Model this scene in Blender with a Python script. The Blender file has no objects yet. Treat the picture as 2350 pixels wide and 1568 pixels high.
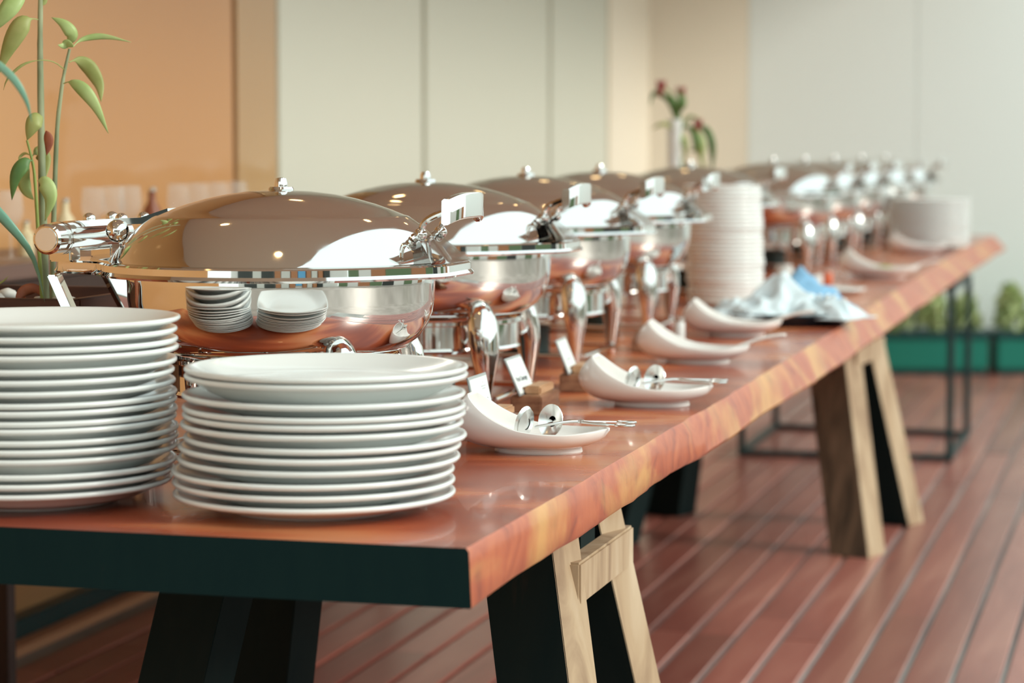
import bpy, bmesh, math, random
from mathutils import Vector, Matrix, noise
random.seed(7)
C = bpy.context.scene.collection
sc = bpy.context.scene
PI = math.pi
def R(d): return math.radians(d)

# ------------------------------------------------------------------ camera, light, exposure
F = 5549.0                       # focal length in pixels of the 2350-wide frame
HZ = 0.40                        # eye height over the table top
T = 0.67                         # table top height
H = HZ + T
PITCH = math.atan(452.0 / F)
cam = bpy.data.cameras.new('camera'); co = bpy.data.objects.new('camera', cam); C.objects.link(co)
co.location = (0, 0, H); co.rotation_euler = (PI/2 - PITCH, 0, 0)
cam.sensor_width = 36; cam.lens = 36*F/2350; cam.clip_start = 0.05; cam.clip_end = 200
cam.dof.use_dof = True; cam.dof.focus_distance = 3.03; cam.dof.aperture_fstop = 4.3; cam.dof.aperture_blades = 0
sc.camera = co

w = bpy.data.worlds.new('sky'); sc.world = w; w.use_nodes = True
wn = w.node_tree; bg = wn.nodes['Background']
tc = wn.nodes.new('ShaderNodeTexCoord'); sep = wn.nodes.new('ShaderNodeSeparateXYZ'); rp = wn.nodes.new('ShaderNodeValToRGB')
wn.links.new(tc.outputs['Generated'], sep.inputs[0]); wn.links.new(sep.outputs['Z'], rp.inputs[0]); wn.links.new(rp.outputs[0], bg.inputs['Color'])
rp.color_ramp.elements[0].position = 0.0; rp.color_ramp.elements[0].color = (0.82, 0.93, 0.89, 1)
rp.color_ramp.elements[1].position = 0.75; rp.color_ramp.elements[1].color = (0.75, 0.91, 0.92, 1)
bg.inputs['Strength'].default_value = 1.68
sun = bpy.data.lights.new('sun', 'SUN'); so = bpy.data.objects.new('sun', sun); C.objects.link(so)
sun.energy = 1.9; sun.angle = R(16); sun.color = (1.0, 0.95, 0.84)
so.location = (10, 2, 8)
so.rotation_euler = Vector((0.82, -0.34, 0.48)).to_track_quat('Z', 'Y').to_euler()
sc.view_settings.view_transform = 'Standard'; sc.view_settings.look = 'None'
sc.view_settings.exposure = 0.0; sc.view_settings.gamma = 1; sc.view_settings.use_curve_mapping = False
sc.cycles.use_denoising = True
sc.cycles.max_bounces = 8; sc.cycles.glossy_bounces = 6; sc.cycles.transmission_bounces = 6; sc.cycles.diffuse_bounces = 4
sc.cycles.caustics_reflective = True; sc.cycles.caustics_refractive = False; sc.cycles.sample_clamp_indirect = 6; sc.cycles.blur_glossy = 0.5

# ------------------------------------------------------------------ placing by the camera's geometry
def ray(px, py):
    s, c = math.sin(PITCH), math.cos(PITCH)
    a, b = (px-1175)/F, -(py-784)/F
    return Vector((a, c + b*s, -s + b*c))
def P(px, py, z):                 # the point where the sight line meets height z
    d = ray(px, py); t = (z - H)/d.z
    return Vector((d.x*t, d.y*t, z))
def A(px, py, Y):                 # the point of the sight line at depth Y
    d = ray(px, py); t = Y/d.y
    return Vector((d.x*t, Y, H + d.z*t))
def on_table(px, D): return Vector(((px-1175)*D/F, D, T))
ANG = math.atan(1497/math.sqrt(F*F+452*452))
U = Vector((math.sin(ANG), math.cos(ANG), 0)); V = Vector((math.cos(ANG), -math.sin(ANG), 0))
RZ = -ANG

# ------------------------------------------------------------------ materials
def mat(name, col, rough=0.5, metal=0.0, coat=0.0, spec=0.5, **kw):
    m = bpy.data.materials.new(name); m.use_nodes = True
    b = m.node_tree.nodes['Principled BSDF']
    b.inputs['Base Color'].default_value = (*col, 1); b.inputs['Roughness'].default_value = rough
    b.inputs['Metallic'].default_value = metal; b.inputs['Coat Weight'].default_value = coat
    b.inputs['Specular IOR Level'].default_value = spec
    for k, v in kw.items(): b.inputs[k.replace('_', ' ')].default_value = v
    return m
def nodes(m): return m.node_tree, m.node_tree.nodes['Principled BSDF']
def ramp_tex(m, kind, scale, stops, stretch=(1,1,1), detail=4, dist=0.0, bump=0.0, coord='Object', rough=None):
    nt, b = nodes(m)
    t = nt.nodes.new('ShaderNodeTexCoord'); mp = nt.nodes.new('ShaderNodeMapping'); mp.inputs['Scale'].default_value = stretch
    nt.links.new(t.outputs[coord], mp.inputs[0])
    if kind == 'noise':
        n = nt.nodes.new('ShaderNodeTexNoise'); n.inputs['Scale'].default_value = scale; n.inputs['Detail'].default_value = detail; n.inputs['Distortion'].default_value = dist
        out = n.outputs['Fac']
    elif kind == 'wave':
        n = nt.nodes.new('ShaderNodeTexWave'); n.inputs['Scale'].default_value = scale; n.inputs['Detail'].default_value = detail; n.inputs['Distortion'].default_value = dist
        out = n.outputs['Fac']
    else:
        n = nt.nodes.new('ShaderNodeTexVoronoi'); n.inputs['Scale'].default_value = scale; out = n.outputs['Distance']
    nt.links.new(mp.outputs[0], n.inputs['Vector'])
    r = nt.nodes.new('ShaderNodeValToRGB')
    while len(r.color_ramp.elements) < len(stops): r.color_ramp.elements.new(0.5)
    for e, (p, c) in zip(r.color_ramp.elements, stops): e.position = p; e.color = (*c, 1)
    nt.links.new(out, r.inputs[0]); nt.links.new(r.outputs[0], b.inputs['Base Color'])
    if bump:
        bp = nt.nodes.new('ShaderNodeBump'); bp.inputs['Strength'].default_value = bump; bp.inputs['Distance'].default_value = 0.002
        nt.links.new(out, bp.inputs['Height']); nt.links.new(bp.outputs[0], b.inputs['Normal'])
    return m
def mix_in(m, scale, lo, hi, colour, stretch=(1,1,1), fac=1.0, detail=3):
    """lay a second colour over the base colour where a noise is high (stains, sapwood)"""
    nt, b = nodes(m); src = b.inputs['Base Color'].links[0].from_socket if b.inputs['Base Color'].links else None
    t = nt.nodes.new('ShaderNodeTexCoord'); mp = nt.nodes.new('ShaderNodeMapping'); mp.inputs['Scale'].default_value = stretch
    nt.links.new(t.outputs['Object'], mp.inputs[0])
    n = nt.nodes.new('ShaderNodeTexNoise'); n.inputs['Scale'].default_value = scale; n.inputs['Detail'].default_value = detail; n.inputs['Distortion'].default_value = 0.6
    nt.links.new(mp.outputs[0], n.inputs['Vector'])
    r = nt.nodes.new('ShaderNodeMapRange'); r.inputs[1].default_value = lo; r.inputs[2].default_value = hi; r.inputs[4].default_value = fac
    nt.links.new(n.outputs['Fac'], r.inputs[0])
    mx = nt.nodes.new('ShaderNodeMix'); mx.data_type = 'RGBA'; nt.links.new(r.outputs[0], mx.inputs['Factor'])
    if src: nt.links.new(src, mx.inputs[6])
    else: mx.inputs[6].default_value = b.inputs['Base Color'].default_value
    mx.inputs[7].default_value = (*colour, 1); nt.links.new(mx.outputs[2], b.inputs['Base Color'])
    return m
M = {}
M['chrome'] = mat('polished_steel', (0.80, 0.79, 0.77), 0.045, 1.0)
M['lidsteel'] = mat('lid_steel', (0.78, 0.76, 0.73), 0.06, 1.0)
nt, b = nodes(M['lidsteel'])   # faint fingermarks and scratches in the gloss
n_ = nt.nodes.new('ShaderNodeTexNoise'); n_.inputs['Scale'].default_value = 40; n_.inputs['Detail'].default_value = 8
mr = nt.nodes.new('ShaderNodeMapRange'); mr.inputs[1].default_value = 0.45; mr.inputs[2].default_value = 0.8; mr.inputs[3].default_value = 0.045; mr.inputs[4].default_value = 0.13
t_ = nt.nodes.new('ShaderNodeTexCoord'); nt.links.new(t_.outputs['Object'], n_.inputs['Vector']); nt.links.new(n_.outputs['Fac'], mr.inputs[0]); nt.links.new(mr.outputs[0], b.inputs['Roughness'])
M['bright'] = mat('brushed_steel', (0.84, 0.84, 0.82), 0.24, 1.0)
M['dark_metal'] = mat('dark_metal', (0.015, 0.045, 0.045), 0.45)
M['porcelain'] = mat('white_porcelain', (0.83, 0.86, 0.84), 0.16, 0, 0.3)
M['bowlwhite'] = mat('cream_porcelain', (0.90, 0.88, 0.85), 0.2, 0, 0.3)
M['top'] = ramp_tex(mat('polished_red_wood', (0.4, 0.1, 0.05), 0.26, 0, 0.2), 'wave', 1.6,
    [(0.0, (0.30, 0.055, 0.022)), (0.45, (0.46, 0.10, 0.038)), (0.8, (0.60, 0.17, 0.065)), (1.0, (0.66, 0.24, 0.10))], stretch=(0.5, 4, 4), detail=4, dist=5, bump=0.05)
mix_in(M['top'], 2.2, 0.5, 0.75, (0.22, 0.035, 0.018), (0.8, 3, 3), 0.6)
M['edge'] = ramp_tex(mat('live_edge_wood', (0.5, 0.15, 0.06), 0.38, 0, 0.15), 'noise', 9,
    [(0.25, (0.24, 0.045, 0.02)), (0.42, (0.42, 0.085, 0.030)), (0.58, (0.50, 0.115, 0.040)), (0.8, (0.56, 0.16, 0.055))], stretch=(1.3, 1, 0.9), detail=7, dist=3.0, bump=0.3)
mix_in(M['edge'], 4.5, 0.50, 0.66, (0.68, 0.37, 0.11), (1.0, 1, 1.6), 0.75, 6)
M['endwood'] = ramp_tex(mat('shade_tinted_end_grain', (0.01, 0.02, 0.02), 0.85, spec=0.15), 'noise', 14, [(0.3, (0.003, 0.016, 0.017)), (0.66, (0.004, 0.018, 0.018)), (0.82, (0.05, 0.02, 0.012))], stretch=(4, 2, 0.6), detail=5)  # dark wood, with the teal of the shadows put into its colour
M['plank'] = ramp_tex(mat('deck_wood', (0.3, 0.1, 0.07), 0.36, 0, 0.3, Coat_Roughness=0.25), 'noise', 3.0,
    [(0.25, (0.23, 0.068, 0.052)), (0.5, (0.35, 0.115, 0.085)), (0.75, (0.48, 0.20, 0.145))], stretch=(3, 1, 1), detail=6, dist=0.8, bump=0.2)
nt, b = nodes(M['plank'])
oi = nt.nodes.new('ShaderNodeObjectInfo'); hs = nt.nodes.new('ShaderNodeHueSaturation'); mr = nt.nodes.new('ShaderNodeMapRange')
mr.inputs[3].default_value = 0.72; mr.inputs[4].default_value = 1.25
src = b.inputs['Base Color'].links[0].from_socket
nt.links.new(oi.outputs['Random'], mr.inputs[0]); nt.links.new(mr.outputs[0], hs.inputs['Value']); nt.links.new(src, hs.inputs['Color']); nt.links.new(hs.outputs[0], b.inputs['Base Color'])
M['ground'] = ramp_tex(mat('outer_deck', (0.25, 0.10, 0.08), 0.45), 'noise', 1.5, [(0.35, (0.26, 0.21, 0.17)), (0.65, (0.40, 0.33, 0.28))])
M['joint'] = ramp_tex(mat('deck_joint', (0.2, 0.2, 0.18), 0.7), 'noise', 1.2, [(0.35, (0.20, 0.20, 0.19)), (0.65, (0.50, 0.50, 0.46))])
M['lit_wood'] = ramp_tex(mat('lit_sawn_wood', (0.6, 0.45, 0.3), 0.6), 'noise', 6, [(0.25, (0.24, 0.14, 0.08)), (0.5, (0.48, 0.34, 0.21)), (0.75, (0.62, 0.49, 0.34))], stretch=(3, 3, 0.5), detail=6, dist=1, bump=0.2)  # light-facing sides of the trestles, their brightness put into the colour
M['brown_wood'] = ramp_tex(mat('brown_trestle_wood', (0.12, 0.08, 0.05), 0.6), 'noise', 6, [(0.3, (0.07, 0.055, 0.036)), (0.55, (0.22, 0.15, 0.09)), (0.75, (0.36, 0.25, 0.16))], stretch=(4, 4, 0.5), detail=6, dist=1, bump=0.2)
M['shaded_wood'] = ramp_tex(mat('shaded_trestle_wood', (0.02, 0.02, 0.02), 0.8, spec=0.2), 'noise', 6, [(0.3, (0.003, 0.014, 0.015)), (0.7, (0.008, 0.018, 0.017)), (0.85, (0.05, 0.03, 0.02))], stretch=(4, 4, 0.5), detail=6)  # shaded sides of the trestles, shade and its teal put into the colour
M['block_wood'] = ramp_tex(mat('card_block_wood', (0.3, 0.15, 0.08), 0.5), 'noise', 30, [(0.3, (0.16, 0.065, 0.035)), (0.7, (0.42, 0.22, 0.12))], stretch=(1, 0.3, 3), detail=5)
M['block_top'] = ramp_tex(mat('card_block_light_wood', (0.5, 0.3, 0.18), 0.5), 'noise', 30, [(0.3, (0.38, 0.19, 0.09)), (0.7, (0.66, 0.42, 0.24))], stretch=(1, 0.3, 3), detail=5)
M['tan'] = ramp_tex(mat('tan_glazed_wall', (0.55, 0.3, 0.12), 0.6, 0, 0.5, Coat_Roughness=0.03, Coat_IOR=1.4), 'noise', 0.5, [(0.35, (0.52, 0.25, 0.085)), (0.65, (0.62, 0.33, 0.125))], detail=1)
M['tan2'] = ramp_tex(mat('tan_ochre_wall', (0.55, 0.35, 0.15), 0.6, 0, 0.6, Coat_Roughness=0.03), 'noise', 0.8, [(0.35, (0.46, 0.27, 0.11)), (0.65, (0.58, 0.38, 0.17))], detail=2)
M['cream'] = mat('cream_panel', (0.66, 0.67, 0.57), 0.55)
M['cream2'] = mat('pink_cream_panel', (0.88, 0.80, 0.66), 0.6)
M['pale'] = mat('pale_panel', (0.83, 0.88, 0.85), 0.6)
M['seam'] = mat('panel_seam', (0.50, 0.47, 0.35), 0.7)
M['seam_brown'] = mat('brown_seam', (0.30, 0.13, 0.07), 0.6)
M['ceiling'] = mat('mauve_ceiling', (0.78, 0.75, 0.70), 0.8)
M['rail'] = mat('dark_rail', (0.006, 0.05, 0.055), 0.35)
M['sill'] = mat('lit_sill', (0.66, 0.33, 0.17), 0.5)
M['leaf'] = ramp_tex(mat('leaf_green', (0.3, 0.5, 0.15), 0.45, Transmission_Weight=0.0), 'noise', 25, [(0.3, (0.34, 0.47, 0.16)), (0.7, (0.52, 0.64, 0.28))], detail=3)
M['olive'] = ramp_tex(mat('leaf_olive', (0.25, 0.3, 0.08), 0.5), 'noise', 25, [(0.3, (0.27, 0.31, 0.08)), (0.7, (0.44, 0.47, 0.18))], detail=3)
M['deep'] = ramp_tex(mat('leaf_deep', (0.08, 0.2, 0.06), 0.5), 'noise', 25, [(0.3, (0.06, 0.15, 0.04)), (0.7, (0.17, 0.30, 0.09))], detail=3)
M['strap'] = ramp_tex(mat('strap_leaf', (0.15, 0.4, 0.3), 0.35), 'noise', 10, [(0.3, (0.14, 0.36, 0.26)), (0.7, (0.28, 0.52, 0.38))], detail=2)
M['dry'] = ramp_tex(mat('dry_leaf', (0.3, 0.08, 0.03), 0.6), 'noise', 30, [(0.3, (0.16, 0.03, 0.015)), (0.7, (0.42, 0.13, 0.06))], detail=3)
M['stem'] = ramp_tex(mat('stem_bark', (0.3, 0.35, 0.2), 0.5), 'noise', 30, [(0.35, (0.13, 0.17, 0.08)), (0.6, (0.38, 0.42, 0.25))], stretch=(1, 1, 0.3), detail=3)
M['green_stem'] = mat('young_stem', (0.25, 0.32, 0.07), 0.45)
M['pebble'] = ramp_tex(mat('pebble', (0.7, 0.7, 0.66), 0.5), 'noise', 12, [(0.3, (0.52, 0.53, 0.50)), (0.7, (0.84, 0.83, 0.78))], detail=3)
M['planter_wood'] = ramp_tex(mat('planter_wood', (0.1, 0.03, 0.02), 0.5), 'noise', 8, [(0.3, (0.05, 0.018, 0.012)), (0.7, (0.13, 0.045, 0.025))], stretch=(1, 1, 4))
M['soil'] = ramp_tex(mat('soil', (0.03, 0.02, 0.015), 0.9), 'noise', 40, [(0.3, (0.015, 0.012, 0.01)), (0.7, (0.06, 0.04, 0.03))])
M['cloth'] = mat('pale_blue_cloth', (0.72, 0.83, 0.87), 0.85)
M['cloth_blue'] = mat('blue_cloth', (0.26, 0.50, 0.72), 0.85)
M['black'] = mat('black_tray', (0.006, 0.025, 0.04), 0.3)
M['greenbox'] = mat('green_planter', (0.0, 0.20, 0.14), 0.45)
M['greendark'] = mat('green_planter_rim', (0.0, 0.06, 0.06), 0.45)
M['bush'] = ramp_tex(mat('bush_leaf', (0.3, 0.45, 0.15), 0.6), 'noise', 12, [(0.3, (0.32, 0.46, 0.16)), (0.7, (0.62, 0.68, 0.36))])
M['ink'] = mat('ink', (0.02, 0.03, 0.04), 0.6)
M['ink_pale'] = mat('pale_ink', (0.45, 0.5, 0.5), 0.6)
M['card'] = mat('card_paper', (0.84, 0.88, 0.86), 0.5, 0, 0.5)
M['acrylic'] = mat('acrylic_holder', (0.62, 0.68, 0.68), 0.12, 0, 0.5, Transmission_Weight=0.5)
M['glass'] = mat('clear_glass', (0.9, 0.93, 0.92), 0.06, Alpha=0.12)
M['red'] = mat('red_bloom', (0.34, 0.05, 0.055), 0.5)
M['orange'] = mat('orange_jam', (0.75, 0.16, 0.06), 0.4)
M['food'] = ramp_tex(mat('salad', (0.3, 0.4, 0.1), 0.6), 'noise', 40, [(0.3, (0.25, 0.36, 0.08)), (0.7, (0.55, 0.58, 0.22))])
M['sideboard'] = mat('dark_sideboard', (0.035, 0.018, 0.013), 0.4)
M['sideboard2'] = mat('sideboard_top', (0.16, 0.10, 0.08), 0.4)
M['creambottle'] = mat('cream_bottle', (0.75, 0.66, 0.42), 0.4)
M['redbrown'] = mat('redbrown_bottle', (0.26, 0.08, 0.035), 0.4)
M['lamp'] = mat('lamp_glow', (1, 0.8, 0.5), 0.5, Emission_Color=(1.0, 0.66, 0.30, 1), Emission_Strength=22.0)
M['pier'] = mat('plaster_pier', (0.62, 0.60, 0.54), 0.7)
M['bluepanel'] = mat('blue_awning', (0.12, 0.38, 0.62), 0.6)
M['darkbox'] = mat('dark_opening', (0.03, 0.035, 0.03), 0.5)
M['hedge'] = mat('hedge_green', (0.14, 0.20, 0.10), 0.8)
M['timber'] = mat('orange_timber', (0.42, 0.17, 0.07), 0.5)

# ------------------------------------------------------------------ mesh helpers
def finish(name, bm, m, parent=None, smooth=True, loc=None, ang=35):
    me = bpy.data.meshes.new(name); bmesh.ops.recalc_face_normals(bm, faces=bm.faces); bm.to_mesh(me); bm.free()
    for q in (m if isinstance(m, (list, tuple)) else [m]): me.materials.append(q)
    if smooth:
        me.shade_smooth(); me.set_sharp_from_angle(angle=R(ang))
    o = bpy.data.objects.new(name, me); C.objects.link(o)
    if parent: o.parent = parent
    if loc is not None: o.location = loc
    return o
def tag(o, label=None, cat=None, group=None, kind=None):
    if label: o['label'] = label
    if cat: o['category'] = cat
    if group: o['group'] = group
    if kind: o['kind'] = kind
    return o
def empty(name, loc, rz=0.0, label=None, cat=None, group=None):
    o = bpy.data.objects.new(name, None); C.objects.link(o); o.location = loc; o.rotation_euler = (0, 0, rz); o.empty_display_size = 0.05
    return tag(o, label, cat, group)
def kids(o): return [c for c in C.objects if c.parent == o]
def copy_tree(o, parent=None):
    c = o.copy(); C.objects.link(c)
    if parent: c.parent = parent
    for ch in list(o.children): copy_tree(ch, c)
    return c
def box(bm, cx, cy, cz, sx, sy, sz, rot=None, bev=0.0):
    mtx = Matrix.Translation((cx, cy, cz)) @ (rot or Matrix()) @ Matrix.Diagonal((sx, sy, sz, 1))
    r = bmesh.ops.create_cube(bm, size=1, matrix=mtx)
    if bev:
        es = list({e for v in r['verts'] for e in v.link_edges})
        bmesh.ops.bevel(bm, geom=es, offset=bev, segments=2, affect='EDGES')
def lathe(bm, prof, seg=64, cx=0, cy=0, cap=True):
    rings = []
    for r, z in prof:
        if r < 1e-6: rings.append([bm.verts.new((cx, cy, z))])
        else: rings.append([bm.verts.new((cx + r*math.cos(2*PI*k/seg), cy + r*math.sin(2*PI*k/seg), z)) for k in range(seg)])
    for a, b_ in zip(rings, rings[1:]):
        for k in range(seg):
            k2 = (k+1) % seg
            q = [a[k % len(a)], a[k2 % len(a)], b_[k2 % len(b_)], b_[k % len(b_)]]
            u = []
            for v in q:
                if v not in u: u.append(v)
            if len(u) > 2:
                try: bm.faces.new(u)
                except ValueError: pass
def tube(bm, pts, rad, seg=10, cap=True):
    pts = [Vector(p) for p in pts]; n = len(pts)
    rads = rad if isinstance(rad, (list, tuple)) else [rad]*n
    rings = []; prev = None
    for i, p in enumerate(pts):
        t = (pts[min(i+1, n-1)] - pts[max(i-1, 0)]).normalized()
        a = prev - t*prev.dot(t) if prev is not None else t.orthogonal()
        if a.length < 1e-5: a = t.orthogonal()
        a.normalize(); prev = a; b_ = t.cross(a)
        rings.append([bm.verts.new(p + (a*math.cos(2*PI*k/seg) + b_*math.sin(2*PI*k/seg))*rads[i]) for k in range(seg)])
    for a, b_ in zip(rings, rings[1:]):
        for k in range(seg): bm.faces.new((a[k], a[(k+1) % seg], b_[(k+1) % seg], b_[k]))
    if cap: bm.faces.new(rings[0][::-1]); bm.faces.new(rings[-1])
def ball(bm, c, r, seg=12, sc_=(1, 1, 1)):
    bmesh.ops.create_uvsphere(bm, u_segments=seg, v_segments=max(6, seg//2+2), radius=r, matrix=Matrix.Translation(c) @ Matrix.Diagonal((*sc_, 1)))
def spline(pts, n):
    """Catmull-Rom through the points"""
    pts = [Vector(p) for p in pts]; out = []
    m = len(pts)-1
    for i in range(n+1):
        s = i/n*m; k = min(int(s), m-1); t = s-k
        p0, p1, p2, p3 = pts[max(k-1, 0)], pts[k], pts[k+1], pts[min(k+2, m)]
        out.append(0.5*((2*p1) + (p2-p0)*t + (2*p0-5*p1+4*p2-p3)*t*t + (-p0+3*p1-3*p2+p3)*t*t*t))
    return out
def oriented_box(bm, p0, p1, ax, wa, wb, bev=0.0):
    """bar from p0 to p1; section wa along ax, wb along the other side, ends cut level"""
    p0, p1, ax = Vector(p0), Vector(p1), Vector(ax).normalized()
    t = (p1-p0).normalized(); bx = Vector((0, 0, 1)).cross(ax).normalized()
    if abs(t.z) < 0.3: bx = t.cross(ax).normalized()
    vs = []
    for p in (p0, p1):
        for i, j in ((-1, -1), (1, -1), (1, 1), (-1, 1)): vs.append(bm.verts.new(p + ax*wa/2*i + bx*wb/2*j))
    fs = [bm.faces.new([vs[i] for i in f]) for f in ((0, 1, 2, 3), (7, 6, 5, 4), (0, 4, 5, 1), (1, 5, 6, 2), (2, 6, 7, 3), (3, 7, 4, 0))]
    if bev: bmesh.ops.bevel(bm, geom=list({e for f in fs for e in f.edges}), offset=bev, segments=2, affect='EDGES')

# ------------------------------------------------------------------ the setting: deck
floor = empty('floor', (0, 0, 0)); floor['kind'] = 'structure'
bm = bmesh.new(); box(bm, 2, 4, -0.075, 34, 34, 0.05)
finish('outer_deck', bm, M['ground'], floor, False)
BC = V*(P(1597, 1568, 0).dot(V)+0.10) + U*7.9
bm = bmesh.new(); box(bm, BC.x, BC.y, -0.032, 3.9, 12.4, 0.046, Matrix.Rotation(RZ, 4, 'Z'))
finish('joint_bed', bm, M['joint'], floor, False)
PIT = 0.098; GAP = 0.011
origin = P(1597, 1568, 0)
v0 = origin.dot(V)
bm = bmesh.new(); box(bm, 0, 0, 0, PIT-GAP, 1, 0.035, bev=0.0)
bmesh.ops.bevel(bm, geom=[e for e in bm.edges if all(v.co.z > 0 for v in e.verts) and abs(e.verts[0].co.x-e.verts[1].co.x) < 1e-6], offset=0.003, segments=1, affect='EDGES')
plank_mesh = None
cnt = 0
VWALL = P(0, 1475, 0).dot(V)
for k in range(-18, 21):
    vc = v0 + (k+0.5)*PIT
    if vc - PIT/2 < VWALL+0.06: continue
    s = 1.6 + random.random()*1.4
    while s < 13.6:
        L = random.choice((2.4, 3.0, 3.6)); e = min(s+L, 14)
        if plank_mesh is None:
            o = finish('plank', bm, M['plank'], floor, False); plank_mesh = o.data
        else:
            o = bpy.data.objects.new('plank', plank_mesh); C.objects.link(o); o.parent = floor
        c = V*vc + U*((s+e)/2)
        o.location = (c.x, c.y, -0.0175 + random.uniform(-0.0008, 0.0008)); o.rotation_euler = (0, 0, RZ); o.scale = (1, e-s-0.004, 1)
        s = e; cnt += 1
# ------------------------------------------------------------------ the setting: wall to the left, parallel to the table
SW0 = P(0, 1475, 0).dot(U)
def wv(px):                        # how far along the wall the sight line of column px meets it
    a = (px-1175)/F; d = Vector((a, 1, 0)); t = VWALL/d.dot(V); return (d*t).dot(U)
wl = empty('wall_left', (0, 0, 0)); wl['kind'] = 'structure'
def wall_piece(name, s0, s1, m, z0=0.0, z1=2.47, thick=0.06, off=0.0, parent=wl, kind=None):
    bm = bmesh.new(); c = V*(VWALL-thick/2+off) + U*((s0+s1)/2)
    box(bm, c.x, c.y, (z0+z1)/2, thick, s1-s0, z1-z0, Matrix.Rotation(RZ, 4, 'Z'), bev=0.004)
    o = finish(name, bm, m, parent, False)
    if kind: o['kind'] = kind
    return o
s_a, s_b, s_c = wv(547), wv(640), wv(975)
wall_piece('panel', 0.0, s_a-0.03, M['tan']); wall_piece('panel', s_a+0.0, s_b-0.004, M['tan2'])
wall_piece('seam', s_a-0.03, s_a, M['seam_brown'], off=-0.01)
wall_piece('seam', s_b-0.004, s_b+0.01, M['cream'], off=-0.02)
SW = 0.02
edges = [s_b+0.01, wv(975), wv(1262), wv(1395), 11.75]
for i, (a, b_) in enumerate(zip(edges, edges[1:])):
    wall_piece('panel', a+(SW if i else 0), b_-SW, M['cream'] if i < 3 else M['cream2'])
    if i < 3: wall_piece('seam', b_-SW, b_+SW, M['seam'], off=-0.012)
wall_piece('trim_1', 0, s_b, M['rail'], 0.0, 0.05, 0.05, off=0.045, parent=None, kind='structure')
wall_piece('trim_2', 0, s_b, M['sill'], -0.01, 0.012, 0.05, off=0.095, parent=None, kind='structure')
# back wall, square to the view
wb = empty('wall_back', (0, 0, 0)); wb['kind'] = 'structure'
xs = [A(1440, 500, 11.7).x, A(1715, 500, 11.7).x, A(2100, 500, 11.7).x, 3.7, 5.6, 7.5]
for i, (a, b_) in enumerate(zip(xs, xs[1:])):
    bm = bmesh.new(); box(bm, (a+b_)/2, 11.73, 1.45, b_-a-0.002, 0.06, 2.9, bev=0.001)
    finish('panel', bm, M['cream2'] if i == 0 else M['pale'], wb, False)
# ceiling with warm downlights
bm = bmesh.new(); CE = -0.505; cc = V*((VWALL+CE)/2) + U*6.05
box(bm, cc.x, cc.y, 2.52, CE-VWALL+0.1, 13.3, 0.1, Matrix.Rotation(RZ, 4, 'Z'))
tag(finish('ceiling', bm, M['ceiling'], None, False), kind='structure')
dl = None
for j, (vv, uu) in enumerate([(0.5, 1.4), (1.5, 2.3), (0.6, 3.3), (1.6, 4.4), (0.5, 5.4), (1.5, 6.4), (0.6, 7.6), (0.6, 9.0)]):
    c = V*(VWALL+vv) + U*uu
    t = empty('downlight', (c.x, c.y, 2.47), 0, 'warm round downlight in the ceiling, %s' % ['near the wall before the front stack', 'above the first dish', 'near the wall beside the first dish', 'above the third dish', 'near the wall past the fourth dish', 'above the fifth dish', 'near the wall by the far dishes', 'near the wall over the farthest dish'][j], 'light', 'ceiling downlights')
    bm = bmesh.new(); lathe(bm, [(0.055, 0), (0.06, -0.006), (0.045, -0.008), (0.043, 0.0)], 20); finish('ring', bm, M['chrome'], t)
    bm = bmesh.new(); lathe(bm, [(0, -0.003), (0.043, -0.003)], 20); finish('lens', bm, M['lamp'], t)
# what stands behind the photographer (seen only in the steel)
wr = empty('wall_rear', (0, -6.5, 0)); wr['kind'] = 'structure'
wq = empty('wall_right', (9.5, 2, 0)); wq['kind'] = 'structure'
for k in range(9):
    bm = bmesh.new(); box(bm, 0, -8+2*k+1, 1.0, 0.2, 1.96, 2.0, bev=0.01); finish('panel', bm, M[['hedge', 'ceiling', 'timber', 'hedge', 'darkbox', 'ceiling', 'hedge', 'ceiling', 'timber'][k]], wq, False)
bm = bmesh.new(); box(bm, 2.5, -0.25, 1.6, 15, 0.1, 3.2, bev=0.01); finish('back_board', bm, M['ceiling'], wr, False)
for x, wd, m, z0, z1 in [(-3.2, 1.6, 'darkbox', 0, 2.7), (-1.9, 0.9, 'pier', 0, 2.9), (-0.8, 1.2, 'darkbox', 0, 2.4), (0.2, 0.6, 'timber', 0, 2.9), (1.0, 0.9, 'pier', 0, 2.4), (1.9, 0.7, 'timber', 0, 2.4),
                        (2.7, 0.8, 'bluepanel', 0.8, 2.2), (3.5, 0.5, 'timber', 0, 2.6), (4.2, 0.7, 'pier', 0, 2.2), (5.0, 0.6, 'timber', 0, 2.5), (5.9, 0.9, 'darkbox', 0, 2.4)]:
    bm = bmesh.new(); box(bm, x, 0, (z0+z1)/2, wd, 0.3, z1-z0, bev=0.01); finish('bay', bm, M[m], wr, False)

# ------------------------------------------------------------------ the table
TH = 0.061
tz, bz = T, T-TH
# outline of the guest's side, read off the photograph and laid on the slab's top and bottom planes
topE = [P(x, y, tz) for x, y in [(1076, 1259), (1200, 1187), (1330, 1112), (1500, 1011), (1700, 893), (1800, 831), (1891, 776), (1970, 725), (2044, 676), (2120, 626), (2190, 583), (2240, 560), (2262, 551)]]
botE = [P(x, y, bz) for x, y in [(1078, 1401), (1200, 1319), (1330, 1234), (1497, 1124), (1698, 993), (1891, 866), (1970, 812), (2044, 757), (2120, 703), (2180, 660), (2230, 625), (2262, 603)]]
c0 = topE[0]
S0 = c0.dot(U); V0 = c0.dot(V); S1 = 10.85
def interp(E, s):
    q = [(p.dot(U), p.dot(V)) for p in E]
    if s <= q[0][0]: return q[0][1]
    for (a, va), (b_, vb) in zip(q, q[1:]):
        if s <= b_: return va + (vb-va)*(s-a)/(b_-a)
    return q[-1][1]
TW = 1.22
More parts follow.
